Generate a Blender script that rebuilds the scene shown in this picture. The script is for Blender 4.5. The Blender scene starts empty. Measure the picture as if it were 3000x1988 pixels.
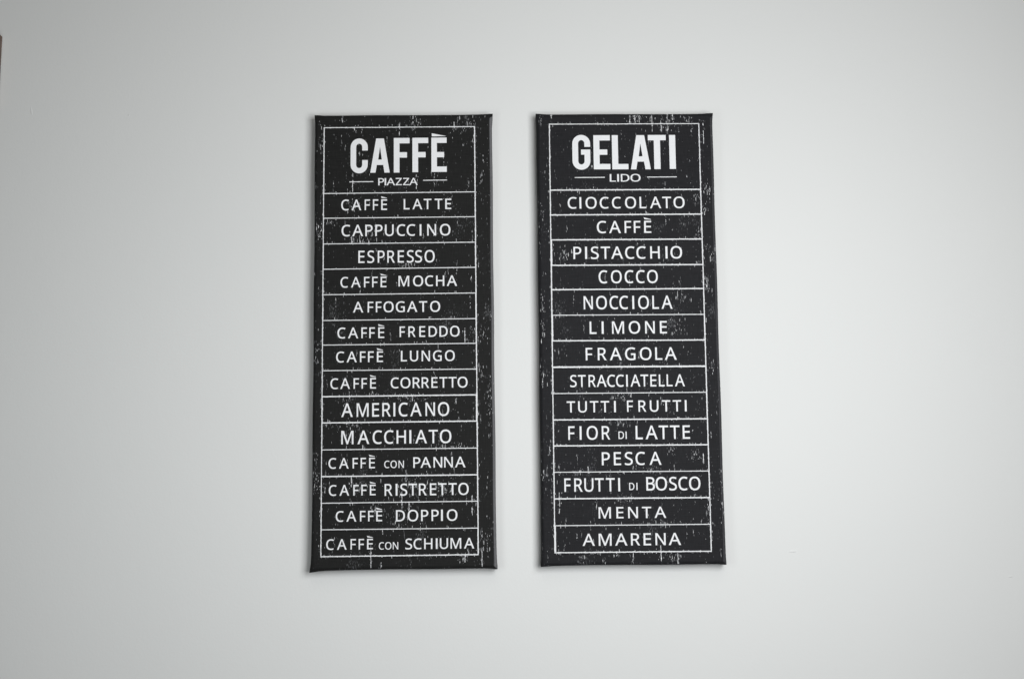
import bpy, bmesh, math, random
from mathutils import Vector
from mathutils.geometry import tessellate_polygon

SC = bpy.context.scene
COL = SC.collection
CM = 0.01                      # all measures below are centimetres on the wall

# ------------------------------------------------------------------ camera
cam_d = bpy.data.cameras.new('camera')
cam_d.lens = 40.0
cam_d.sensor_width = 36.0
cam_d.clip_start = 0.01
cam_d.clip_end = 100.0
cam = bpy.data.objects.new('camera', cam_d)
COL.objects.link(cam)
cam.location = (9.7193 * CM, -123.3552 * CM, -15.4811 * CM)
cam.rotation_euler = (1.6924, 0.0125, -0.0155)
SC.camera = cam

# ------------------------------------------------------------------ world (dim, even room light)
W = bpy.data.worlds.new('World')
SC.world = W
W.use_nodes = True
nt = W.node_tree
bg = nt.nodes['Background']
tc = nt.nodes.new('ShaderNodeTexCoord')
sep = nt.nodes.new('ShaderNodeSeparateXYZ')
mr = nt.nodes.new('ShaderNodeMapRange')
mr.inputs['From Min'].default_value = -0.8
mr.inputs['From Max'].default_value = 0.8
ramp = nt.nodes.new('ShaderNodeMix')
ramp.data_type = 'RGBA'
ramp.inputs[6].default_value = (0.86, 0.95, 1.10, 1)     # cooler from below
ramp.inputs[7].default_value = (1.06, 1.00, 0.90, 1)     # warmer from above
nt.links.new(tc.outputs['Generated'], sep.inputs[0])
nt.links.new(sep.outputs['Z'], mr.inputs['Value'])
nt.links.new(mr.outputs[0], ramp.inputs[0])
nt.links.new(ramp.outputs[2], bg.inputs['Color'])
bg.inputs['Strength'].default_value = 0.038

# ------------------------------------------------------------------ the soft lamp in front of the wall, to the right, plus added fill lamps
def area(name, loc, target, sx, sz, power, color):
    ld = bpy.data.lights.new(name, 'AREA')
    ld.shape = 'RECTANGLE'
    ld.size, ld.size_y = sx * CM, sz * CM
    ld.energy = power
    ld.color = color
    o = bpy.data.objects.new(name, ld)
    COL.objects.link(o)
    o.location = Vector(loc) * CM
    o.rotation_euler = (Vector(target) - Vector(loc)).to_track_quat('-Z', 'Y').to_euler()
    return o
_A, _B, _ZC = Vector((22, -98, 0)), Vector((63, -84, 0)), -2
_mid = (_A + _B) / 2 + Vector((0, 0, _ZC))
_nrm = Vector((-(_B - _A).y, (_B - _A).x, 0))
area('window_light', _mid, _mid + _nrm, 43.3, 54, 9.45, (0.985, 1.0, 1.008))
area('ceiling_fill', (20, -240, 190), (20, 0, 0), 240, 160, 11.0, (1.0, 0.965, 0.89))  # added warm fill from above, standing in for light off a ceiling
area('left_fill_light', (-27, -76, -17), (-27, 0, -19), 25, 42, 1.12, (0.94, 0.985, 1.0))  # added fill lamp, no window there: lifts the left wall and softens shadows

SC.view_settings.view_transform = 'Standard'
SC.view_settings.look = 'None'
SC.view_settings.exposure = 0.0
SC.view_settings.gamma = 1.0
SC.view_settings.use_curve_mapping = False

# ------------------------------------------------------------------ materials
def new_mat(name):
    m = bpy.data.materials.new(name)
    m.use_nodes = True
    n = m.node_tree
    b = n.nodes['Principled BSDF']
    return m, n, b

def noise_bump(n, b, specs, strength, dist):
    """height = sum of weighted noises in object space -> bump on b"""
    t = n.nodes.new('ShaderNodeTexCoord')
    last = None
    for sc, w, vec in specs:
        mp = n.nodes.new('ShaderNodeMapping')
        mp.inputs['Scale'].default_value = vec
        n.links.new(t.outputs['Object'], mp.inputs[0])
        nz = n.nodes.new('ShaderNodeTexNoise')
        nz.inputs['Scale'].default_value = sc
        nz.inputs['Detail'].default_value = 4
        n.links.new(mp.outputs[0], nz.inputs['Vector'])
        mu = n.nodes.new('ShaderNodeMath'); mu.operation = 'MULTIPLY'
        mu.inputs[1].default_value = w
        n.links.new(nz.outputs['Fac'], mu.inputs[0])
        if last is None:
            last = mu.outputs[0]
        else:
            ad = n.nodes.new('ShaderNodeMath'); ad.operation = 'ADD'
            n.links.new(last, ad.inputs[0]); n.links.new(mu.outputs[0], ad.inputs[1])
            last = ad.outputs[0]
    bp = n.nodes.new('ShaderNodeBump')
    bp.inputs['Strength'].default_value = strength
    bp.inputs['Distance'].default_value = dist
    n.links.new(last, bp.inputs['Height'])
    n.links.new(bp.outputs[0], b.inputs['Normal'])
    return t

# painted plaster
M_WALL, n, b = new_mat('white_wall_paint')
b.inputs['Roughness'].default_value = 0.75
b.inputs['Specular IOR Level'].default_value = 0.25
t = noise_bump(n, b, [(420, 0.7, (1, 1, 1)), (60, 1.0, (1, 1, 1)), (7, 4.0, (1, 1, 1))], 0.22, 0.0006)
nz = n.nodes.new('ShaderNodeTexNoise'); nz.inputs['Scale'].default_value = 5.0; nz.inputs['Detail'].default_value = 6
n.links.new(t.outputs['Object'], nz.inputs['Vector'])
mx = n.nodes.new('ShaderNodeMix'); mx.data_type = 'RGBA'
mx.inputs[6].default_value = (0.705, 0.714, 0.706, 1)
mx.inputs[7].default_value = (0.722, 0.727, 0.718, 1)
n.links.new(nz.outputs['Fac'], mx.inputs[0])
n.links.new(mx.outputs[2], b.inputs['Base Color'])

def canvas_mat(name, dark, light):
    m, n, b = new_mat(name)
    b.inputs['Roughness'].default_value = 0.7
    b.inputs['Specular IOR Level'].default_value = 0.14
    t = n.nodes.new('ShaderNodeTexCoord')
    # woven threads: two crossed noises, long along the thread
    def streak(vec, sc):
        mp = n.nodes.new('ShaderNodeMapping'); mp.inputs['Scale'].default_value = vec
        n.links.new(t.outputs['Object'], mp.inputs[0])
        z = n.nodes.new('ShaderNodeTexNoise'); z.inputs['Scale'].default_value = sc; z.inputs['Detail'].default_value = 3
        n.links.new(mp.outputs[0], z.inputs['Vector'])
        return z.outputs['Fac']
    h = streak((60, 60, 900), 1.0)
    v = streak((900, 60, 90), 1.0)
    ad = n.nodes.new('ShaderNodeMath'); ad.operation = 'ADD'
    n.links.new(h, ad.inputs[0]); n.links.new(v, ad.inputs[1])
    rp = n.nodes.new('ShaderNodeMapRange')
    rp.inputs['From Min'].default_value = 0.75; rp.inputs['From Max'].default_value = 1.35
    n.links.new(ad.outputs[0], rp.inputs['Value'])
    mx = n.nodes.new('ShaderNodeMix'); mx.data_type = 'RGBA'
    mx.inputs[6].default_value = dark; mx.inputs[7].default_value = light
    n.links.new(rp.outputs[0], mx.inputs[0])
    # fine faded flecks in the black ink, upright and patchy
    fl = streak((1100, 200, 330), 1.0)
    big = streak((35, 35, 22), 1.0)
    pr = n.nodes.new('ShaderNodeMath'); pr.operation = 'MULTIPLY'
    n.links.new(fl, pr.inputs[0]); n.links.new(big, pr.inputs[1])
    th = n.nodes.new('ShaderNodeMapRange')
    th.inputs['From Min'].default_value = 0.37; th.inputs['From Max'].default_value = 0.46
    th.inputs['To Max'].default_value = 0.55
    n.links.new(pr.outputs[0], th.inputs['Value'])
    m2 = n.nodes.new('ShaderNodeMix'); m2.data_type = 'RGBA'
    m2.inputs[7].default_value = (0.20, 0.205, 0.215, 1)
    n.links.new(mx.outputs[2], m2.inputs[6]); n.links.new(th.outputs[0], m2.inputs[0])
    n.links.new(m2.outputs[2], b.inputs['Base Color'])
    bp = n.nodes.new('ShaderNodeBump'); bp.inputs['Strength'].default_value = 0.35; bp.inputs['Distance'].default_value = 0.0003
    n.links.new(ad.outputs[0], bp.inputs['Height']); n.links.new(bp.outputs[0], b.inputs['Normal'])
    return m
M_BLACK_L = canvas_mat('black_printed_canvas', (0.0085, 0.0085, 0.0083, 1), (0.0155, 0.0155, 0.0152, 1))
M_BLACK_R = canvas_mat('blueish_black_printed_canvas', (0.0105, 0.0105, 0.012, 1), (0.018, 0.018, 0.0204, 1))

def ink(name, c, var):
    m, n, b = new_mat(name)
    b.inputs['Roughness'].default_value = 0.7
    b.inputs['Specular IOR Level'].default_value = 0.2
    t = noise_bump(n, b, [(1, 1.0, (90, 90, 900)), (1, 1.0, (900, 90, 90))], 0.3, 0.0003)
    z = n.nodes.new('ShaderNodeTexNoise'); z.inputs['Scale'].default_value = 500; z.inputs['Detail'].default_value = 3
    n.links.new(t.outputs['Object'], z.inputs['Vector'])
    mx = n.nodes.new('ShaderNodeMix'); mx.data_type = 'RGBA'
    mx.inputs[6].default_value = tuple(x * var for x in c) + (1,)
    mx.inputs[7].default_value = c + (1,)
    n.links.new(z.outputs['Fac'], mx.inputs[0]); n.links.new(mx.outputs[2], b.inputs['Base Color'])
    return m
M_INK = ink('white_print', (0.81, 0.815, 0.83), 0.86)
M_LINE = ink('white_rule_print', (0.82, 0.825, 0.84), 0.8)
M_WEAR = ink('worn_white', (0.80, 0.805, 0.82), 0.7)
M_WEAR2 = ink('worn_grey', (0.26, 0.265, 0.275), 0.5)

M_EDGE = ink('grey_canvas_edge', (0.17, 0.170, 0.175), 0.6)
M_EDGE2 = ink('faint_canvas_edge', (0.06, 0.06, 0.065), 0.5)

M_WOOD, n, b = new_mat('dark_brown_wood')
b.inputs['Roughness'].default_value = 0.55
t = noise_bump(n, b, [(1, 1.0, (300, 300, 20))], 0.4, 0.0005)
z = n.nodes.new('ShaderNodeTexNoise'); z.inputs['Scale'].default_value = 80
n.links.new(t.outputs['Object'], z.inputs['Vector'])
mx = n.nodes.new('ShaderNodeMix'); mx.data_type = 'RGBA'
mx.inputs[6].default_value = (0.09, 0.055, 0.04, 1); mx.inputs[7].default_value = (0.19, 0.125, 0.095, 1)
n.links.new(z.outputs['Fac'], mx.inputs[0]); n.links.new(mx.outputs[2], b.inputs['Base Color'])

# ------------------------------------------------------------------ helpers
def link_mesh(name, verts, faces, mats, parent=None, midx=None, smooth=None):
    me = bpy.data.meshes.new(name)
    me.from_pydata([tuple(c * CM for c in v) for v in verts], [], faces)
    for m in mats:
        me.materials.append(m)
    if midx:
        me.polygons.foreach_set('material_index', midx)
    if smooth:
        me.polygons.foreach_set('use_smooth', smooth)
    me.update()
    o = bpy.data.objects.new(name, me)
    COL.objects.link(o)
    if parent:
        o.parent = parent
    return o

GLYPHS = {"H":[[[0.0,0.0],[0.0,1.0],[0.145,1.0],[0.145,0.586],[0.625,0.586],[0.625,1.0],[0.77,1.0],[0.77,0.0],[0.625,0.0],[0.625,0.456],[0.145,0.456],[0.145,0.0]]],"A":[[[0.0,0.0],[0.391,1.004],[0.516,1.004],[0.906,-0.0],[0.755,0.0],[0.637,0.303],[0.264,0.303],[0.148,0.0]],[[0.313,0.434],[0.593,0.434],[0.452,0.842]]],"B":[[[0.0,0.0],[0.0,1.0],[0.377,0.997],[0.454,0.986],[0.519,0.969],[0.573,0.944],[0.617,0.911],[0.648,0.866],[0.666,0.811],[0.673,0.747],[0.667,0.69],[0.638,0.618],[0.604,0.578],[0.56,0.547],[0.486,0.522],[0.486,0.531],[0.565,0.51],[0.617,0.482],[0.659,0.443],[0.689,0.392],[0.704,0.327],[0.703,0.245],[0.695,0.203],[0.663,0.132],[0.611,0.075],[0.577,0.051],[0.5,0.019],[0.455,0.008],[0.355,0.0]],[[0.145,0.126],[0.39,0.129],[0.439,0.138],[0.477,0.153],[0.505,0.173],[0.525,0.198],[0.549,0.262],[0.551,0.322],[0.531,0.384],[0.519,0.4],[0.484,0.427],[0.434,0.447],[0.364,0.458],[0.145,0.459]],[[0.145,0.584],[0.372,0.586],[0.455,0.605],[0.48,0.621],[0.512,0.667],[0.523,0.733],[0.52,0.768],[0.51,0.798],[0.494,0.821],[0.472,0.839],[0.401,0.864],[0.295,0.873],[0.145,0.873]]],"C":[[[0.0,0.501],[0.002,0.557],[0.018,0.66],[0.049,0.753],[0.07,0.795],[0.124,0.87],[0.157,0.903],[0.232,0.956],[0.322,0.993],[0.372,1.005],[0.481,1.014],[0.628,0.998],[0.696,0.98],[0.765,0.951],[0.707,0.828],[0.57,0.875],[0.48,0.884],[0.374,0.869],[0.286,0.826],[0.24,0.783],[0.187,0.696],[0.165,0.625],[0.153,0.544],[0.154,0.443],[0.173,0.34],[0.209,0.254],[0.263,0.188],[0.335,0.142],[0.426,0.119],[0.51,0.117],[0.569,0.122],[0.723,0.157],[0.723,0.029],[0.601,-0.004],[0.46,-0.014],[0.387,-0.01],[0.321,0.002],[0.26,0.022],[0.205,0.05],[0.157,0.085],[0.115,0.126],[0.08,0.175],[0.051,0.23],[0.013,0.356]]],"D":[[[0.0,0.0],[0.0,1.0],[0.385,0.997],[0.515,0.969],[0.573,0.944],[0.626,0.913],[0.672,0.875],[0.712,0.83],[0.745,0.779],[0.772,0.721],[0.79,0.657],[0.802,0.586],[0.802,0.43],[0.79,0.356],[0.77,0.289],[0.743,0.229],[0.708,0.176],[0.667,0.129],[0.619,0.09],[0.564,0.057],[0.503,0.032],[0.435,0.014],[0.284,-0.0]],[[0.145,0.127],[0.359,0.133],[0.437,0.151],[0.504,0.181],[0.557,0.222],[0.599,0.275],[0.629,0.34],[0.648,0.416],[0.654,0.505],[0.643,0.622],[0.63,0.671],[0.588,0.752],[0.561,0.784],[0.49,0.834],[0.448,0.851],[0.35,0.87],[0.145,0.873]]],"E":[[[0.0,0.0],[0.0,1.0],[0.568,1.0],[0.568,0.87],[0.145,0.87],[0.145,0.586],[0.544,0.586],[0.544,0.458],[0.145,0.458],[0.145,0.13],[0.568,0.13],[0.568,0.0]]],"F":[[[0.0,0.0],[0.0,1.0],[0.568,1.0],[0.568,0.87],[0.145,0.87],[0.145,0.545],[0.542,0.545],[0.542,0.415],[0.145,0.415],[0.145,0.0]]],"G":[[[0.0,0.5],[0.004,0.575],[0.015,0.646],[0.035,0.711],[0.062,0.771],[0.096,0.825],[0.137,0.873],[0.185,0.915],[0.239,0.95],[0.3,0.978],[0.367,0.998],[0.439,1.01],[0.518,1.014],[0.599,1.01],[0.676,0.998],[0.824,0.952],[0.769,0.825],[0.643,0.868],[0.578,0.88],[0.511,0.884],[0.405,0.872],[0.316,0.837],[0.245,0.781],[0.193,0.705],[0.161,0.611],[0.15,0.5],[0.16,0.392],[0.187,0.298],[0.208,0.257],[0.265,0.189],[0.301,0.163],[0.343,0.142],[0.392,0.127],[0.447,0.118],[0.539,0.115],[0.616,0.121],[0.689,0.136],[0.689,0.407],[0.474,0.407],[0.474,0.538],[0.834,0.538],[0.834,0.039],[0.665,-0.001],[0.48,-0.014],[0.405,-0.01],[0.337,0.002],[0.274,0.021],[0.218,0.049],[0.167,0.083],[0.124,0.125],[0.086,0.173],[0.055,0.227],[0.031,0.288],[0.014,0.354]]],"I":[[[0,0],[0.165,0],[0.165,1],[0,1]]],"L":[[[0.0,0.0],[0.0,1.0],[0.145,1.0],[0.145,0.131],[0.572,0.131],[0.572,0.0]]],"M":[[[0.0,0.0],[0.0,1.0],[0.2,1.0],[0.495,0.211],[0.8,1.0],[0.999,1.0],[0.999,0.0],[0.855,-0.0],[0.871,0.844],[0.551,0.0],[0.435,-0.0],[0.125,0.845],[0.135,-0.0]]],"N":[[[0.0,0.0],[0.0,1.0],[0.159,1.0],[0.669,0.202],[0.66,1.0],[0.797,1.0],[0.797,0.0],[0.637,0.0],[0.126,0.8],[0.135,-0.0]]],"O":[[[0.0,0.503],[0.003,0.577],[0.028,0.71],[0.05,0.77],[0.079,0.825],[0.114,0.873],[0.156,0.915],[0.204,0.95],[0.26,0.979],[0.321,0.999],[0.39,1.011],[0.464,1.015],[0.536,1.011],[0.602,0.999],[0.662,0.979],[0.717,0.951],[0.765,0.916],[0.807,0.874],[0.843,0.826],[0.872,0.771],[0.895,0.711],[0.912,0.646],[0.925,0.501],[0.917,0.391],[0.895,0.292],[0.859,0.204],[0.808,0.128],[0.742,0.067],[0.663,0.023],[0.569,-0.005],[0.463,-0.014],[0.353,-0.004],[0.259,0.023],[0.179,0.068],[0.114,0.129],[0.063,0.204],[0.028,0.293],[0.007,0.393]],[[0.152,0.501],[0.154,0.443],[0.171,0.338],[0.204,0.252],[0.256,0.186],[0.287,0.161],[0.366,0.126],[0.412,0.118],[0.515,0.118],[0.603,0.141],[0.638,0.161],[0.698,0.217],[0.72,0.252],[0.754,0.338],[0.771,0.443],[0.768,0.588],[0.754,0.664],[0.731,0.729],[0.698,0.785],[0.656,0.829],[0.604,0.86],[0.54,0.879],[0.465,0.885],[0.366,0.874],[0.325,0.86],[0.255,0.814],[0.228,0.785],[0.185,0.709],[0.16,0.614]]],"P":[[[0.0,0.0],[0.0,1.0],[0.36,0.995],[0.438,0.981],[0.504,0.957],[0.556,0.922],[0.596,0.879],[0.625,0.827],[0.642,0.768],[0.647,0.671],[0.636,0.611],[0.615,0.554],[0.581,0.502],[0.534,0.457],[0.435,0.407],[0.3,0.383],[0.145,0.381],[0.145,0.0]],[[0.145,0.508],[0.277,0.509],[0.352,0.519],[0.412,0.538],[0.455,0.568],[0.483,0.609],[0.492,0.634],[0.499,0.696],[0.495,0.738],[0.485,0.774],[0.467,0.804],[0.443,0.829],[0.41,0.848],[0.369,0.862],[0.319,0.87],[0.145,0.873]]],"R":[[[0.0,0.0],[0.0,1.0],[0.34,0.998],[0.442,0.982],[0.524,0.951],[0.585,0.902],[0.625,0.837],[0.645,0.757],[0.646,0.672],[0.631,0.604],[0.584,0.527],[0.518,0.474],[0.456,0.445],[0.729,0.0],[0.56,0.0],[0.323,0.404],[0.145,0.404],[0.145,0.0]],[[0.145,0.53],[0.335,0.533],[0.419,0.556],[0.448,0.575],[0.47,0.599],[0.486,0.628],[0.499,0.706],[0.493,0.761],[0.486,0.783],[0.462,0.819],[0.426,0.844],[0.346,0.867],[0.145,0.871]]],"S":[[[0.0,0.036],[0.0,0.177],[0.101,0.141],[0.172,0.125],[0.247,0.116],[0.35,0.119],[0.402,0.133],[0.459,0.169],[0.482,0.201],[0.495,0.262],[0.49,0.303],[0.476,0.336],[0.431,0.38],[0.382,0.408],[0.16,0.504],[0.096,0.549],[0.063,0.585],[0.038,0.626],[0.021,0.672],[0.012,0.754],[0.023,0.829],[0.054,0.893],[0.104,0.945],[0.169,0.983],[0.247,1.006],[0.29,1.012],[0.376,1.013],[0.451,1.005],[0.519,0.99],[0.619,0.955],[0.574,0.829],[0.483,0.861],[0.395,0.88],[0.304,0.883],[0.234,0.867],[0.201,0.847],[0.178,0.821],[0.163,0.789],[0.159,0.752],[0.17,0.692],[0.203,0.647],[0.266,0.607],[0.446,0.532],[0.513,0.496],[0.568,0.455],[0.607,0.405],[0.632,0.345],[0.64,0.272],[0.629,0.188],[0.596,0.118],[0.57,0.087],[0.508,0.039],[0.427,0.005],[0.381,-0.005],[0.28,-0.014],[0.173,-0.008],[0.081,0.008]]],"T":[[[0.0,0.87],[0.0,1.0],[0.755,1.0],[0.755,0.87],[0.45,0.87],[0.45,0.0],[0.306,0.0],[0.306,0.87]]],"U":[[[0.0,0.358],[0.0,1.0],[0.145,1.0],[0.145,0.355],[0.149,0.3],[0.16,0.252],[0.179,0.212],[0.206,0.177],[0.239,0.15],[0.281,0.131],[0.332,0.119],[0.39,0.115],[0.469,0.123],[0.501,0.132],[0.554,0.163],[0.575,0.182],[0.607,0.23],[0.63,0.322],[0.632,1.0],[0.775,1.0],[0.773,0.305],[0.752,0.212],[0.733,0.168],[0.68,0.093],[0.644,0.061],[0.557,0.013],[0.447,-0.011],[0.383,-0.014],[0.296,-0.007],[0.219,0.012],[0.153,0.044],[0.098,0.089],[0.055,0.144],[0.024,0.208],[0.006,0.28]]],"Z":[[[0.0,0.0],[0.0,0.107],[0.506,0.869],[0.016,0.869],[0.016,1.0],[0.686,1.0],[0.686,0.893],[0.18,0.131],[0.7,0.131],[0.7,0.0]]]}
TESS = {}
NAT = {'F': 0.94, 'E': 1.02, 'A': 1.06, 'R': 0.97, 'O': 1.02}     # slight width corrections of this face

def tess(polys):
    """outline + holes -> verts, triangles, all facing -Y (x, z plane)"""
    vs = [Vector((x, z, 0)) for p in polys for x, z in p]
    tris = tessellate_polygon([[Vector((x, z, 0)) for x, z in p] for p in polys])
    out = []
    for a, b_, c in tris:
        ar = (vs[b_] - vs[a]).cross(vs[c] - vs[a]).z
        if abs(ar) < 1e-12:
            continue
        out.append((a, b_, c) if ar > 0 else (a, c, b_))
    return [(v.x, v.y) for v in vs], out

class Print:
    """collects flat ink shapes lying just proud of the canvas face"""
    def __init__(self, lift):
        self.v, self.f, self.y = [], [], -lift
    def poly(self, polys, dy=0.0):
        pv, pf = tess(polys)
        k = len(self.v)
        self.v += [(x, self.y - dy, z) for x, z in pv]
        self.f += [tuple(i + k for i in t) for t in pf]
    def rect(self, x0, x1, z0, z1, dz=0.0, rnd=None, rough=0.0, dy=0.0):
        """bar with slightly uneven long edges, tilted by dz over its length"""
        horiz = (x1 - x0) > (z1 - z0)
        n = max(2, int(((x1 - x0) if horiz else (z1 - z0)) / 0.12))
        a, c = [], []
        for i in range(n + 1):
            t = i / n
            j1 = rnd.uniform(-rough, rough) if rnd else 0
            j2 = rnd.uniform(-rough, rough) if rnd else 0
            if rnd and rnd.random() < 0.05: j1 -= rough * 1.6
            if rnd and rnd.random() < 0.05: j2 += rough * 1.6
            if horiz:
                x = x0 + (x1 - x0) * t
                a.append((x, z0 + dz * t + j1)); c.append((x, z1 + dz * t + j2))
            else:
                z = z0 + (z1 - z0) * t
                a.append((x1 + j2 + dz * t, z)); c.append((x0 + j1 + dz * t, z))
        k = len(self.v)
        self.v += [(x, self.y - dy, z) for x, z in a] + [(x, self.y - dy, z) for x, z in c]
        for i in range(n):
            self.f.append((k + i, k + i + 1, k + n + 2 + i, k + n + 1 + i))
    def glyph(self, ch, xc, z0, h, sx, rnd):
        if ch not in TESS:
            TESS[ch] = tess(GLYPHS[ch])
        pv, pf = TESS[ch]
        w = max(x for x, _ in pv)
        kx = sx * NAT.get(ch, 1.0)
        k = len(self.v)
        self.v += [(xc + (x - w / 2) * kx + rnd.uniform(-.006, .006), self.y, z0 + z * h + rnd.uniform(-.006, .006)) for x, z in pv]
        self.f += [tuple(i + k for i in q) for q in pf]
        return xc - w / 2 * kx, w * kx
    def word(self, w, z0, h, sx, centres, rnd):
        for ch, xc in zip(w.replace('`', ''), centres):
            x0, ww = self.glyph(ch, xc, z0, h, sx, rnd)
        if w.endswith('`'):                       # grave accent: a wedge sloping down to the right
            self.poly([[(x0 + .08 * ww, z0 + 1.13 * h), (x0 + .97 * ww, z0 + 1.09 * h), (x0 + .98 * ww, z0 + 1.13 * h), (x0 - .04 * ww, z0 + 1.29 * h)]])
    def build(self, name, m, parent, label=None):
        o = link_mesh(name, self.v, self.f, [m], parent)
        if label:
            o['label'] = label
        return o

# ---- bold condensed heading letters, drawn in a unit box (x 0..1, z 0..1)
def arc(cx, cz, rx, rz, a0, a1, n=10):
    return [(cx + rx * math.cos(math.radians(a0 + (a1 - a0) * i / n)), cz + rz * math.sin(math.radians(a0 + (a1 - a0) * i / n))) for i in range(n + 1)]

def bold(ch):
    S, B = .325, .157                              # stem width / bar height
    RO, RI = .25, .095                             # end radii in z (outer, inner)
    if ch == 'C':
        return [[(1, .652)] + arc(.5, 1 - RO, .5, RO, 0, 180, 16) + arc(.5, RO, .5, RO, 180, 360, 16) + [(1, .38), (1 - S, .38)]
                + arc(.5, .15 + RI, .5 - S, RI, 0, -180, 10) + arc(.5, .85 - RI, .5 - S, RI, 180, 0, 10) + [(1 - S, .652)]]
    if ch == 'G':
        return [[(1, .655)] + arc(.5, 1 - RO, .5, RO, 0, 180, 16) + arc(.5, RO, .5, RO, 180, 360, 16) + [(1, .578), (.485, .578), (.485, .432), (1 - S, .432)]
                + arc(.5, .15 + RI, .5 - S, RI, 0, -180, 10) + arc(.5, .85 - RI, .5 - S, RI, 180, 0, 10) + [(1 - S, .655)]]
    if ch == 'A':
        return [[(0, 0), (.27, 0), (.335, .225), (.665, .225), (.73, 0), (1, 0), (.70, 1), (.30, 1)], [(.405, .38), (.595, .38), (.5, .76)]]
    if ch == 'F':
        return [[(0, 0), (.36, 0), (.36, .43), (.835, .43), (.835, .585), (.36, .585), (.36, 1 - B), (1, 1 - B), (1, 1), (0, 1)]]
    if ch == 'E':
        return [[(0, 0), (1, 0), (1, B), (.36, B), (.36, .425), (.83, .425), (.83, .58), (.36, .58), (.36, 1 - B), (1, 1 - B), (1, 1), (0, 1)]]
    if ch == 'L':
        return [[(0, 0), (1, 0), (1, B), (.375, B), (.375, 1), (0, 1)]]
    if ch == 'T':
        return [[(.325, 0), (.675, 0), (.675, 1 - B), (1, 1 - B), (1, 1), (0, 1), (0, 1 - B), (.325, 1 - B)]]
    if ch == 'I':
        return [[(0, 0), (1, 0), (1, 1), (0, 1)]]

# ------------------------------------------------------------------ the stretched canvas body (+ worn flecks in its print)
DEPTH = 1.98
RND = 0.40

def edge_drop(hx, hz, x, z):
    d = min(hx - abs(x), hz - abs(z))
    if d >= RND: return 0.0
    d = max(d, 0.0)
    return RND - math.sqrt(max(0.0, RND * RND - (RND - d) ** 2))

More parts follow.
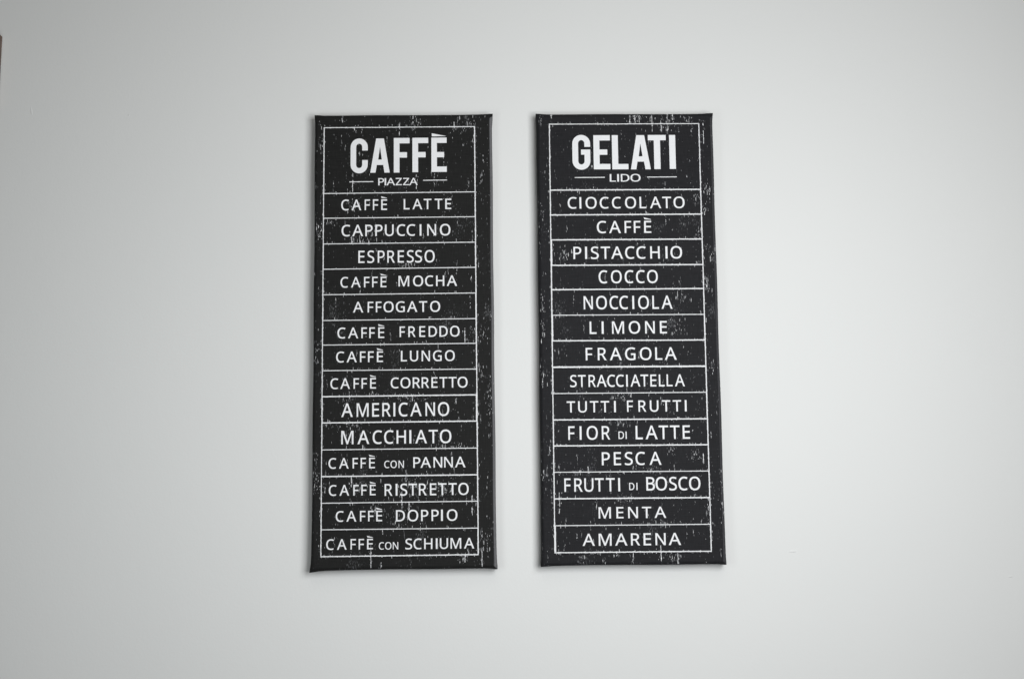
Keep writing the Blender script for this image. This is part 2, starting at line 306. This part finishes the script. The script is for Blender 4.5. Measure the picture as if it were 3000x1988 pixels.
def make_canvas(name, hx, hz, ears, mat, edge, parent, seed, clusters, scratches, lines_z, fr):
    rnd = random.Random(seed)
    # perimeter samples (side, along) counter-clockwise seen from the front
    def samples(h):
        out, s = [], -h
        n = int(2 * h / 0.35)
        for i in range(n):
            t = -math.cos(math.pi * (i / n)) * 0.25 + (-1 + 2 * i / n) * 0.75
            out.append(h * t)
        return out
    per = [(x, -1, 0) for x in samples(hx)] + [(1, z, 1) for z in samples(hz)] + [(-x, 1, 2) for x in samples(hx)] + [(-1, -z, 3) for z in samples(hz)]
    ph = [rnd.uniform(0, 6.28) for _ in range(4)]
    def pt(p, off, ear, y):
        a, b_, side = p
        if side == 0: x, z = a, -hz
        elif side == 1: x, z = hx, b_
        elif side == 2: x, z = a, hz
        else: x, z = -hx, b_
        ex, ez = hx - abs(x), hz - abs(z)
        key = ('l' if x < 0 else 'r') + ('b' if z < 0 else 't')
        e = ears[key]
        cr = math.exp(-max(ex, ez) / 0.55) * e * ear
        # soft corner
        k = 0.05 * math.exp(-(max(ex, ez) / 0.12))
        wob = 0.018 * math.sin(0.45 * (x if side in (0, 2) else z) + ph[side]) + 0.02 * (1 - abs(2 * ((z / hz) if side in (1, 3) else (x / hx))) / 2)
        sx, sz = (1 if x > 0 else -1), (1 if z > 0 else -1)
        x2 = sx * (abs(x) - k + cr * (1.0 if side in (1, 3) else math.exp(-ex / .3))) 
        z2 = sz * (abs(z) - k + cr * (1.0 if side in (0, 2) else math.exp(-ez / .3)))
        if side in (0, 2): z2 -= sz * wob * min(1, ex)
        else: x2 -= sx * wob * min(1, ez)
        # inset toward the middle
        fx, fz = (hx - off) / hx, (hz - off) / hz
        return (x2 * fx, y, z2 * fz)
    rings = []
    for i in range(9):
        a = math.radians(90 * i / 8)
        rings.append((RND * (1 - math.sin(a)), i / 8.0, RND * (1 - math.cos(a))))
    for y in (0.8, 1.3, 1.7, DEPTH):
        rings.append((0.0, 1.0 - 0.25 * (y / DEPTH), y))
    verts, faces, sm = [], [], []
    N = len(per)
    for off, ear, y in rings:
        verts += [pt(p, off, ear, y) for p in per]
    for r in range(len(rings) - 1):
        for i in range(N):
            j = (i + 1) % N
            faces.append((r * N + i, (r + 1) * N + i, (r + 1) * N + j, r * N + j)); sm.append(True)
    faces.append(tuple(range(N))); sm.append(False)
    faces.append(tuple(reversed(range((len(rings) - 1) * N, len(rings) * N)))); sm.append(False)
    midx = [0] * len(faces)
    for r in range(1, 10):                          # lighter grey along the edge that turns to the right
        for i in range(N):
            if per[i][2] == 1 and per[(i + 1) % N][2] == 1:
                midx[r * N + i] = 3 if 1 < r < 8 else 4

    # ---- worn flecks and scratches of the print
    def fleck(x, z, w, h, m):
        if abs(x) > hx - 0.05 - w / 2 or abs(z) > hz - 0.05 - h / 2: return
        y = edge_drop(hx, hz, x, z) - rnd.uniform(0.004, 0.012)
        k = len(verts)
        n = 3 if h < 0.16 else max(3, int(h / 0.08))
        lean = rnd.uniform(-.12, .12) * w
        L, R = [], []
        for i in range(n + 1):
            t = i / n
            zz = z - h / 2 + h * t
            ww = w * (0.35 + 0.65 * math.sin(math.pi * min(1, max(0, 0.08 + 0.84 * t)))) * rnd.uniform(.55, 1.2) / 2
            cxx = x + lean * (t - .5) + rnd.uniform(-.15, .15) * w
            yy = min(y, edge_drop(hx, hz, cxx, zz) - .004) if edge_drop(hx, hz, cxx, zz) > 0 else y
            L.append((cxx - ww, yy, zz)); R.append((cxx + ww, yy, zz))
        verts.extend(L); verts.extend(R)
        for i in range(n):
            faces.append((k + i, k + n + 1 + i, k + n + 2 + i, k + i + 1)); midx.append(m); sm.append(False)
    def mat_pick(p): return 1 if rnd.random() < p else 2
    # overall thin scatter
    for _ in range(1250):
        x, z = rnd.uniform(-hx, hx), rnd.uniform(-hz, hz)
        fleck(x, z, rnd.uniform(.018, .042), rnd.uniform(.05, .24), mat_pick(.10))
    # streaks that follow a few weft positions
    for _ in range(150):
        x, z = rnd.uniform(-hx, hx), rnd.uniform(-hz, hz)
        for q in range(rnd.randint(2, 7)):
            fleck(x + rnd.gauss(0, .04), z + rnd.gauss(0, .35), rnd.uniform(.02, .045), rnd.uniform(.08, .34), mat_pick(.35))
    # patches read off the sign
    for cx, cz, rx, rz in clusters:
        n = int(12 + 21 * rx * rz)
        for q in range(min(n, 190)):
            x, z = cx + rnd.gauss(0, .48) * rx, cz + rnd.gauss(0, .5) * rz
            big = rnd.random() < .16
            fleck(x, z, rnd.uniform(.02, .045) * (1.3 if big else 1), rnd.uniform(.06, .26) * (2.0 if big else 1), mat_pick(.7 if big else .4))
    # long scratches
    for x, za, zb in scratches:
        lo, hi = min(za, zb), max(za, zb)
        z = lo
        while z < hi:
            s = rnd.uniform(.18, .6)
            e = min(z + s, hi)
            if rnd.random() < .86:
                fleck(x + rnd.gauss(0, .012), (z + e) / 2, rnd.uniform(.055, .10), (e - z) * 1.05, mat_pick(.8))
            z = e
        for q in range(8):
            fleck(x + rnd.gauss(0, .12), rnd.uniform(lo, hi), rnd.uniform(.03, .06), rnd.uniform(.05, .2), mat_pick(.4))
    # ragged fringe beside the ruled lines
    for z0, z1, th in lines_z:
        for q in range(56 if th else 26):
            t = rnd.random()
            x = fr[0] + (fr[1] - fr[0]) * t
            h = rnd.uniform(.05, .2) * (1 if rnd.random() < .85 else 1.8)
            fleck(x, z0 + (z1 - z0) * t + rnd.choice((-1, 1)) * (.05 + h * .4), rnd.uniform(.025, .06), h, mat_pick(.6))
    for xe in (fr[0], fr[1]):
        for q in range(95):
            fleck(xe + rnd.gauss(0, .10), rnd.uniform(fr[2], fr[3]), rnd.uniform(.03, .06), rnd.uniform(.06, .3), mat_pick(.55))
    return link_mesh(name, verts, faces, [mat, M_WEAR, M_WEAR2, edge, M_EDGE2], parent, midx, sm)

# ------------------------------------------------------------------ one sign
ROW_GAP = 0.9
def make_sign(label, loc, rot, hx, hz, dz, ears, mat, edge, seed, frame, vwide, rules, words, heading, accent, sub, dashes, clusters, scratches):
    rnd = random.Random(seed + 7)
    root = bpy.data.objects.new('menu_canvas', None)
    COL.objects.link(root)
    root.empty_display_size = 0.05
    root.location = Vector(loc) * CM
    root.rotation_euler = (0, rot, 0)
    root['label'] = label
    root['category'] = 'wall sign'
    root['group'] = 'black printed canvas menus hung side by side'
    l, r, bt, tp = frame
    body = make_canvas('stretched_canvas', hx, hz, ears, mat, edge, root, seed, clusters, scratches, rules + [(bt, bt, 1), (tp, tp, 0)], frame)
    body.location.z = dz * CM
    # border rules
    p = Print(.020)
    wl = 0.09
    p.rect(l, r, tp - wl, tp, 0, rnd, .012)
    p.rect(l, r, bt, bt + .115, 0, rnd, .014)
    for x0, wds in ((l, vwide[0]), (r, vwide[1])):
        zs = [tp - wl] + [q[0] for q in rules] + [bt + .13]
        for i in range(len(zs) - 1):
            w = wds[i % len(wds)] * .88
            a = x0 if x0 == l else x0 - w
            p.rect(a, a + w, zs[i + 1], zs[i], 0, rnd, .014)
    border = p.build('border_frame', M_LINE, root)
    for z0, z1, th in rules:
        p = Print(.024)
        t = (.088, .128, .165)[th]
        z0, z1 = [(a * .6 + (z0 + z1) / 2 * .4) for a in (z0, z1)]
        p.rect(l + .02, r - .02, z0 - t / 2, z0 + t / 2, z1 - z0, rnd, .005 if not th else .009)
        p.build('divider_line', M_LINE, border)
    # heading
    p = Print(.030)
    for ch, x0, z0, x1, z1 in heading:
        p.poly([[(x0 + (x1 - x0) * x, z0 + (z1 - z0) * z) for x, z in q] for q in bold(ch)])
    if accent:
        p.poly([accent])
    p.build('heading', M_INK, root, 'large bold white heading ' + sub[3])
    # sub heading between two dashes
    p = Print(.030)
    w0 = sub[2]
    p.word(w0[0], w0[1], w0[2], w0[3], w0[4], rnd)
    s = p.build('subheading', M_INK, root, 'small white word ' + w0[0] + ' between two dashes')
    for x0, x1, z0, dz in dashes:
        p = Print(.030)
        p.rect(x0, x1, z0 - .045, z0 + .045, dz, rnd, .006)
        p.build('dash_line', M_LINE, s)
    # menu rows: words that share a cell are one printed row
    zs = [q[0] for q in rules] + [bt]
    for i in range(14):
        row = [w for w in words if zs[i + 1] < w[1] < zs[i]]
        p = Print(.030)
        for w in row:
            p.word(w[0], w[1], w[2], w[3], w[4], rnd)
        txt = ' '.join(w[0].replace('E`', '\u00c8') for w in row)
        p.build('menu_line', M_INK, root, 'row of white capitals reading ' + txt)
    return root

TEXT_L = [
    ('PIAZZA', 16.931, 0.817, 0.989, [-2.469, -2.005, -1.406, -0.529, 0.286, 1.106]),
    ('CAFFE`', 14.14, 1.209, 1.117, [-6.448, -5.192, -3.994, -3.082, -2.141]),
    ('LATTE', 14.181, 1.181, 1.138, [0.35, 1.526, 2.66, 3.875, 4.947]),
    ('CAPPUCCINO', 11.217, 1.285, 1.244, [-6.347, -5.047, -3.809, -2.714, -1.561, -0.274, 0.823, 1.876, 3.103, 4.592]),
    ('ESPRESSO', 8.22, 1.37, 1.18, [-4.622, -3.597, -2.457, -1.374, -0.295, 0.746, 1.654, 2.867]),
    ('CAFFE`', 5.502, 1.174, 1.108, [-6.488, -5.224, -4.031, -3.145, -2.197]),
    ('MOCHA', 5.572, 1.176, 1.178, [0.03, 1.595, 2.805, 4.015, 5.301]),
    ('AFFOGATO', 2.732, 1.183, 1.172, [-4.967, -3.616, -2.719, -1.637, -0.36, 0.94, 2.137, 3.452]),
    ('CAFFE`', -0.098, 1.185, 1.151, [-6.768, -5.497, -4.297, -3.435, -2.436]),
    ('FREDDO', -0.02, 1.172, 1.113, [-0.14, 0.911, 2.029, 3.176, 4.356, 5.584]),
    ('CAFFE`', -2.723, 1.179, 1.148, [-6.899, -5.641, -4.443, -3.56, -2.573]),
    ('LUNGO', -2.686, 1.166, 1.141, [0.031, 1.132, 2.412, 3.664, 5.029]),
    ('CAFFE`', -5.607, 1.154, 1.108, [-7.51, -6.339, -5.131, -4.265, -3.318]),
    ('CORRETTO', -5.597, 1.16, 1.15, [-0.97, 0.193, 1.384, 2.351, 3.341, 4.313, 5.299, 6.393]),
    ('AMERICANO', -8.648, 1.476, 1.299, [-6.113, -4.433, -3.036, -1.858, -1.008, -0.054, 1.325, 2.869, 4.315]),
    ('MACCHIATO', -11.577, 1.444, 1.32, [-6.068, -4.344, -2.846, -1.607, -0.264, 0.713, 1.873, 3.19, 4.518]),
    ('CAFFE`', -14.174, 1.13, 1.088, [-7.666, -6.431, -5.201, -4.341, -3.411]),
    ('CON', -14.172, 0.782, 0.727, [-1.82, -1.083, -0.271]),
    ('PANNA', -14.194, 1.137, 1.182, [1.402, 2.366, 3.669, 4.811, 6.072]),
    ('CAFFE`', -17.056, 1.14, 1.085, [-7.615, -6.362, -5.119, -4.257, -3.324]),
    ('RISTRETTO', -17.131, 1.269, 1.187, [-1.635, -0.772, -0.005, 0.966, 2.034, 3.145, 4.133, 5.24, 6.406]),
    ('CAFFE`', -19.808, 1.123, 1.111, [-6.849, -5.599, -4.387, -3.516, -2.628]),
    ('DOPPIO', -19.855, 1.198, 1.201, [-0.361, 0.977, 2.235, 3.348, 4.082, 5.169]),
    ('CAFFE`', -22.749, 1.111, 1.079, [-7.854, -6.598, -5.389, -4.521, -3.604]),
    ('CON', -22.789, 0.769, 0.726, [-2.384, -1.658, -0.885]),
    ('SCHIUMA', -22.805, 1.123, 1.146, [0.523, 1.473, 2.609, 3.506, 4.281, 5.547, 6.962])]
TEXT_R = [
    ('LIDO', 17.07, 0.86, 1.196, [-1.471, -0.887, -0.105, 1.053]),
    ('CIOCCOLATO', 14.023, 1.307, 1.311, [-6.049, -5.136, -3.944, -2.492, -1.131, 0.442, 1.809, 3.22, 4.467, 5.84]),
    ('CAFFE`', 11.245, 1.364, 1.372, [-2.837, -1.354, 0.085, 1.112, 2.279]),
    ('PISTACCHIO', 8.352, 1.38, 1.369, [-5.562, -4.601, -3.636, -2.459, -1.173, 0.239, 1.483, 3.021, 4.295, 5.382]),
    ('COCCO', 5.63, 1.436, 1.266, [-2.778, -1.308, 0.095, 1.346, 2.673]),
    ('NOCCIOLA', 2.751, 1.467, 1.262, [-4.448, -2.993, -1.632, -0.547, 0.495, 1.628, 2.952, 4.206]),
    ('LIMONE', 0.032, 1.373, 1.327, [-3.972, -2.919, -1.235, 0.569, 2.269, 3.747]),
    ('FRAGOLA', -2.866, 1.374, 1.363, [-4.462, -3.029, -1.539, 0.046, 1.732, 3.163, 4.475]),
    ('STRACCIATELLA', -5.771, 1.31, 1.122, [-6.219, -5.299, -4.173, -3.149, -2.102, -1.144, -0.379, 0.541, 1.523, 2.496, 3.422, 4.268, 5.393]),
    ('TUTTI', -8.533, 1.222, 1.223, [-6.529, -5.269, -3.999, -2.828, -1.746]),
    ('FRUTTI', -8.509, 1.233, 1.217, [-0.108, 1.239, 2.525, 3.83, 5.013, 5.966]),
    ('FIOR', -11.48, 1.465, 1.287, [-6.512, -5.525, -4.266, -2.774]),
    ('DI', -11.429, 0.811, 0.74, [-1.123, -0.591]),
    ('LATTE', -11.481, 1.467, 1.367, [0.831, 2.173, 3.467, 4.695, 5.947]),
    ('PESCA', -14.239, 1.399, 1.347, [-2.837, -1.587, -0.363, 0.883, 2.525]),
    ('FRUTTI', -17.041, 1.433, 1.279, [-7.027, -5.846, -4.719, -3.586, -2.399, -1.459]),
    ('DI', -16.915, 0.776, 0.696, [-0.096, 0.461]),
    ('BOSCO', -16.98, 1.435, 1.308, [1.934, 3.096, 4.356, 5.444, 6.71]),
    ('MENTA', -19.903, 1.202, 1.325, [-3.068, -1.437, -0.026, 1.445, 2.911]),
    ('AMARENA', -22.78, 1.28, 1.385, [-4.838, -3.073, -1.35, 0.181, 1.443, 2.867, 4.4])]
RULES_L = [(16.039, 16.131, 0), (13.261, 13.308, 0), (10.368, 10.456, 0), (7.543, 7.644, 0), (4.724, 4.78, 0), (1.873, 1.951, 0), (-0.815, -0.772, 0), (-3.607, -3.59, 0), (-6.421, -6.401, 1), (-9.258, -9.235, 1), (-12.146, -12.146, 0), (-14.994, -15.012, 1), (-17.837, -17.808, 0), (-20.622, -20.674, 0)]
RULES_R = [(16.133, 16.152, 1), (13.316, 13.348, 1), (10.509, 10.535, 1), (7.664, 7.664, 1), (4.931, 5.002, 1), (2.125, 2.113, 0), (-0.697, -0.715, 1), (-3.586, -3.591, 2), (-6.467, -6.431, 0), (-9.313, -9.322, 1), (-12.113, -12.124, 1), (-14.94, -14.946, 0), (-17.772, -17.785, 1), (-20.621, -20.619, 0)]

# ------------------------------------------------------------------ wall
def make_wall():
    v = [(-260, 2.0, -170), (300, 2.0, -170), (300, 2.0, 170), (-260, 2.0, 170), (-260, 12, -170), (300, 12, -170), (300, 12, 170), (-260, 12, 170)]
    f = [(0, 1, 2, 3), (5, 4, 7, 6), (1, 5, 6, 2), (4, 0, 3, 7), (3, 2, 6, 7), (4, 5, 1, 0)]
    sm = [False] * 6
    # little lumps in the paint
    for cx, cz, rx, rz, hgt, lean in ((42.14, -23.72, .55, .13, .05, .05), (65.84, -26.75, .30, .10, .05, .1), (-42.15, 26.38, .10, .55, .035, .15), (-31.2, 25.82, .10, .10, .05, 0)):
        k = len(v)
        v.append((cx, 2.0 - hgt, cz))
        for q, s in ((.35, .9), (.7, .5), (1.0, -.05)):
            for i in range(14):
                a = 2 * math.pi * i / 14
                x, z = rx * q * math.cos(a), rz * q * math.sin(a)
                v.append((cx + x - z * lean, 2.0 - hgt * s, cz + z + x * lean))
        for i in range(14):
            j = (i + 1) % 14
            f.append((k, k + 1 + i, k + 1 + j)); sm.append(True)
            for r in range(2):
                b0 = k + 1 + r * 14
                f.append((b0 + i, b0 + 14 + i, b0 + 14 + j, b0 + j)); sm.append(True)
    o = link_mesh('wall', v, f, [M_WALL], None, None, sm)
    o['kind'] = 'structure'
    return o
make_wall()

# ------------------------------------------------------------------ the two menus
CL_L = [(7.05, 24.48, 1.27, 0.78), (1.34, 24.03, 1.17, 0.78), (6.65, 23.39, 1.57, 0.49), (-9.15, 21.82, 0.39, 1.57), (-8.03, 12.74, 0.78, 0.59), (-9.45, 11.59, 0.39, 1.96), (-4.4, 10.76, 1.57, 0.39), (-3.93, 11.54, 1.17, 0.88), (0.17, 7.91, 1.17, 0.39), (-9.43, -2.06, 0.39, 2.15), (7.9, 0.13, 1.47, 1.47), (8.43, -3.86, 0.39, 1.17), (8.02, -7.44, 0.29, 1.47), (0.9, -6.7, 2.45, 0.59), (-6.4, -6.9, 1.17, 0.59), (-8.18, -9.55, 0.68, 0.34), (0.55, -16.52, 1.7, 1.59), (-2.98, -18.28, 1.36, 1.02), (4.88, -11.97, 2.04, 0.34), (4.1, -16.57, 1.7, 1.36), (-0.52, -19.91, 1.36, 0.91), (6.57, -23.9, 0.45, 0.68), (8.78, -21.83, 0.68, 0.91), (-9.48, -15.75, 0.45, 2.27), (-8.56, -16.72, 0.28, 1.02), (-5.59, -10.23, 1.7, 1.47), (9.24, -7.45, 0.39, 3.43), (-5.66, 14.7, 1.17, 0.78), (5.06, 15.19, 0.59, 0.59), (-4.7, -16.24, 1.59, 0.91)]
CL_R = [(1.41, 24.28, 1.57, 0.59), (4.8, 23.77, 1.76, 1.17), (7.05, 24.26, 0.59, 0.59), (-2.49, 23.65, 1.17, 0.24), (-9.42, 23.82, 0.2, 0.59), (9.04, 15.8, 0.59, 1.17), (8.69, 13.84, 0.39, 0.78), (7.86, 15.22, 0.59, 0.98), (7.95, 11.46, 0.49, 0.69), (9.31, 8.73, 0.59, 1.37), (8.73, 5.63, 0.29, 1.08), (5.63, 4.1, 1.17, 0.88), (7.75, 7.86, 0.39, 0.2), (-6.88, 8.82, 0.78, 0.88), (-9.52, 3.52, 0.39, 1.96), (5.17, 1.01, 1.17, 1.17), (-9.46, 0.43, 0.29, 1.17), (-9.52, -4.32, 0.39, 1.96), (8.93, -3.6, 0.49, 0.59), (-1.17, -6.84, 0.98, 0.49), (-1.23, -9.75, 1.47, 0.39), (7.91, -9.35, 0.39, 0.39), (2.16, -14.87, 1.7, 0.45), (-6.07, -15.01, 1.7, 0.45), (4.27, -12.63, 0.68, 0.57), (6.75, -13.3, 0.68, 0.91), (-8.99, -15.74, 0.68, 1.7), (-0.83, -18.05, 0.91, 0.45), (9.67, -17.4, 0.34, 2.83), (8.09, -19.52, 0.34, 1.59), (-2.02, -23.77, 0.68, 0.23), (-5.46, -23.95, 0.68, 0.23), (4.09, -24.04, 1.36, 0.45), (2.78, -20.54, 3.4, 0.34)]
SR_L = [(1.07, 24.83, 23.13), (-0.44, 24.04, 22.55), (-5.63, 18.33, 16.17), (1.42, 18.08, 16.11), (-6.81, 24.89, 24.09), (-3.51, -22.08, -24.76), (-0.2, -16.72, -18.64), (7.32, -17.25, -19.37), (8.34, -22.77, -24.77), (-5.62, -15.16, -16.23), (-4.4, -11.53, -12.29), (2.85, 2.09, 2.0), (6.69, 0.62, -0.71), (0.23, -15.02, -15.66), (6.52, -23.48, -24.32), (0.55, -17.8, -18.86), (-5.46, 23.58, 22.78), (5.64, 24.09, 23.4), (-2.44, -24.2, -24.83), (-5.69, 11.16, 10.34), (7.97, -22.87, -23.4), (0.95, -6.51, -7.08), (5.68, -6.75, -7.41)]
SR_R = [(0.59, 24.84, 23.74), (1.15, 24.83, 23.73), (3.05, 24.83, 22.78), (4.78, 24.85, 22.47), (8.79, 24.05, 21.36), (-8.25, 24.82, 24.32), (5.36, 24.82, 24.07), (1.61, 24.68, 23.78), (-0.09, -23.58, -24.79), (2.89, -22.44, -24.82), (4.69, -23.62, -24.78), (-7.93, -17.14, -19.37), (-8.89, -12.19, -13.16), (-4.76, -14.38, -15.13), (7.74, -13.09, -14.17), (8.7, 6.21, 4.85), (4.07, 23.67, 22.77), (0.04, -6.47, -6.94)]

def split_sub(t, name):
    return next(w for w in t if w[0] == name), [w for w in t if w[0] != name]

sub_l, rows_l = split_sub(TEXT_L, 'PIAZZA')
make_sign('black canvas coffee menu headed CAFF\u00c8 PIAZZA, left of the gelati menu', (0, 0, 0), 0.0, 9.89, 25.01, .06,
          dict(lt=.13, rt=.15, lb=.27, rb=.15), M_BLACK_L, M_EDGE, 11,
          (-8.871, 7.988, -23.511, 23.606), ((.12, .10, .10, .12, .11, .12, .11, .10, .11, .13), (.13, .13, .12, .14, .12, .15, .14, .13, .12, .19, .13)), RULES_L, rows_l,
          [('C', -5.866, 18.314, -3.96, 22.295), ('A', -3.68, 18.375, -1.524, 22.276), ('F', -1.071, 18.373, .683, 22.319), ('F', .994, 18.395, 2.756, 22.322), ('E', 3.107, 18.407, 4.81, 22.326)],
          [(3.152, 22.470), (4.717, 22.478), (4.70, 22.51), (3.152, 22.83)],
          (None, None, sub_l, 'CAFF\u00c8'),
          [(-5.986, -3.342, 17.355, .01), (2.172, 4.832, 17.465, .01)], CL_L, SR_L)

sub_r, rows_r = split_sub(TEXT_R, 'LIDO')
make_sign('black canvas ice cream menu headed GELATI LIDO, right of the coffee menu', (24.6789, 0, .0616), .0037, 9.89, 24.91, .03,
          dict(lt=.14, rt=.16, lb=.15, rb=.12), M_BLACK_R, M_EDGE2, 29,
          (-8.523, 8.350, -23.526, 23.731), ((.12, .13, .12, .21, .15, .14, .20, .13, .14, .12, .13), (.12, .13, .12, .13, .12, .13, .14, .13, .13, .15, .13)), RULES_R, rows_r,
          [('G', -5.938, 18.441, -3.94, 22.435), ('E', -3.573, 18.48, -1.721, 22.396), ('L', -1.506, 18.471, .297, 22.388), ('A', .571, 18.461, 2.79, 22.378), ('T', 2.534, 18.482, 4.539, 22.391), ('I', 4.907, 18.492, 5.60, 22.386)],
          None, (None, None, sub_r, 'GELATI'),
          [(-5.721, -2.363, 17.555, .01), (2.338, 5.675, 17.57, .01)], CL_R, SR_R)

# ------------------------------------------------------------------ the wooden edge cut off by the left border
bm = bmesh.new()
bmesh.ops.create_cube(bm, size=1.0)
for v in bm.verts:
    v.co = Vector((v.co.x * 2.4 * CM, v.co.y * 1.2 * CM, v.co.z * 8.6 * CM))
bmesh.ops.bevel(bm, geom=bm.edges[:], offset=.15 * CM, segments=3, affect='EDGES')
me = bpy.data.meshes.new('wooden_strip')
bm.to_mesh(me); bm.free()
me.materials.append(M_WOOD)
o = bpy.data.objects.new('wooden_strip', me)
COL.objects.link(o)
o.location = (-46.95 * CM, 1.39 * CM, 30.95 * CM)
o.rotation_euler = (0, math.radians(0.5), 0)
o['label'] = 'narrow brown wooden strip on the wall, cut off by the left border near the top'
o['category'] = 'wooden strip'
